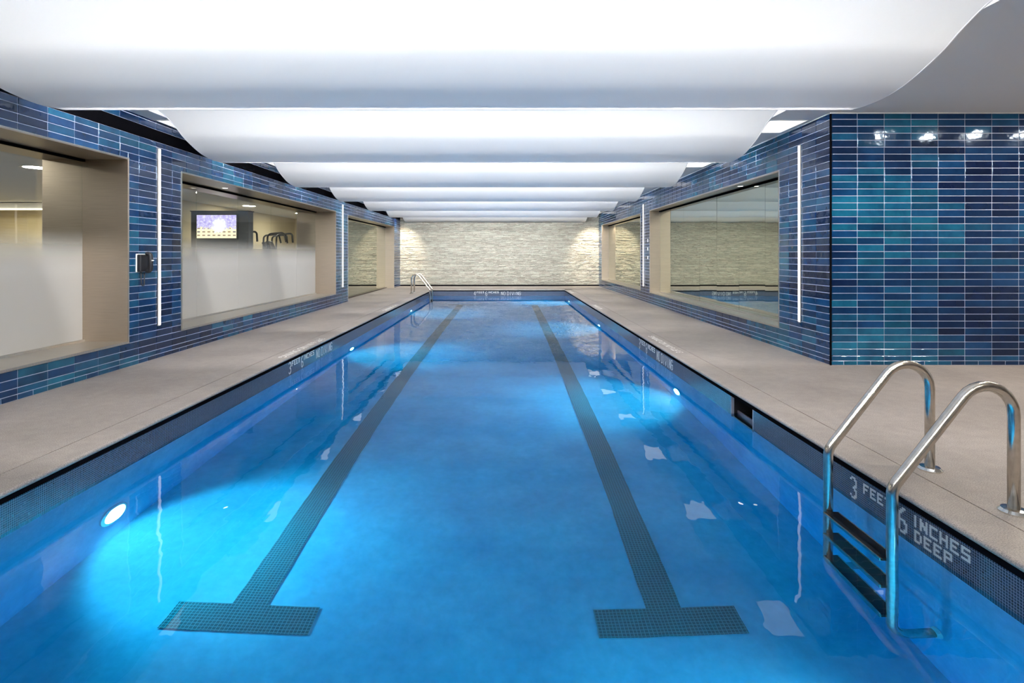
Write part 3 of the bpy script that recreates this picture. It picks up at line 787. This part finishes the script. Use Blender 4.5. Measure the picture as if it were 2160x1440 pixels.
t = empty('wall_screen', (-6.25, 11.575, 1.86)); tag(t, 'flat screen showing a lavender sky over pale buildings, on the dark partition', 'screen')
link('bezel', MB().box(-.45, .45, -.01, .025, -.275, .275).mesh('bezel'), m_dark, t)
link('display', MB().box(-.427, .427, -.013, -.01, -.25, .25).mesh('display'), screen_mat(), t)
def elliptical(x, y, rz, lab):
    t = empty('elliptical_trainer', (x, y, 0), rz); tag(t, lab, 'exercise machine', 'elliptical trainers in the gym')
    link('base', MB().box(-.05, .05, -.75, .75, .02, .09).box(-.3, .3, -.78, -.70, 0, .07).box(-.3, .3, .70, .78, 0, .07).mesh('base'), m_dark, t)
    bevel(link('drive_cover', MB().box(-.16, .16, .25, .72, .09, .62).mesh('drive_cover'), simple('machine_grey', (.35, .35, .34), .4), t), .05, 3)
    link('mast', MB().tube([(0, .45, .6), (0, .30, 1.3), (0, .27, 1.42)], .04, 12).mesh('mast'), m_dark, t)
    c = link('console', MB().box(-.17, .17, -.03, .03, -.12, .12).mesh('console'), m_dark, t); c.location = (0, .24, 1.50); c.rotation_euler = (R(-25), 0, 0); bevel(c, .02, 2)
    for s in (-1, 1):
        pts = fillet([(s*.24, .38, .5), (s*.27, .22, 1.2), (s*.27, .20, 1.79), (s*.27, -.22, 1.83), (s*.22, -.26, 1.58)], [.3, .10, .08], 6)
        link('handlebar', MB().tube(pts, .024, 10).mesh('handlebar'), m_dark, t)
        bevel(link('pedal', MB().box(s*.22-.08, s*.22+.08, -.45, -.05, .24, .29).mesh('pedal'), m_dark, t), .02)
        link('pedal_arm', MB().tube([(s*.22, .4, .45), (s*.22, -.4, .25)], .03, 8).mesh('pedal_arm'), m_chrome, t)
elliptical(-6.4, 13.0, R(90), 'dark elliptical trainer half hidden by the slate partition')
elliptical(-6.0, 14.2, R(90), 'dark elliptical trainer behind the frosted glass, between the other two')
elliptical(-6.6, 15.3, R(90), 'dark elliptical trainer beside the cream gym wall')
def treadmill(x, y, rz, lab):
    t = empty('treadmill', (x, y, 0), rz); tag(t, lab, 'exercise machine', 'treadmills in the gym')
    bevel(link('deck', MB().box(-.4, .4, -.9, .8, .08, .2).mesh('deck'), m_dark, t), .03)
    link('belt', MB().box(-.25, .25, -.88, .6, .2, .206).mesh('belt'), m_black, t)
    for s in (-1, 1):
        link('upright', MB().tube([(s*.38, .7, .15), (s*.38, .62, 1.3)], .035, 10).mesh('upright'), m_chrome, t)
        link('handrail', MB().tube(fillet([(s*.38, .66, 1.15), (s*.38, .1, 1.1), (s*.38, .0, 1.02)], [.05], 5), .025, 10).mesh('handrail'), m_dark, t)
    bevel(link('console', MB().box(-.45, .45, .54, .66, 1.28, 1.72).mesh('console'), m_dark, t), .03, 3)
    link('display', MB().box(-.25, .25, .53, .54, 1.36, 1.64).mesh('display'), simple('green_glass', (.02, .05, .05), .1), t)
treadmill(-7.3, 7.9, R(150), 'dark treadmill behind the frosted window beside the phone')
treadmill(-8.4, 8.4, R(150), 'dark treadmill further inside the gym')
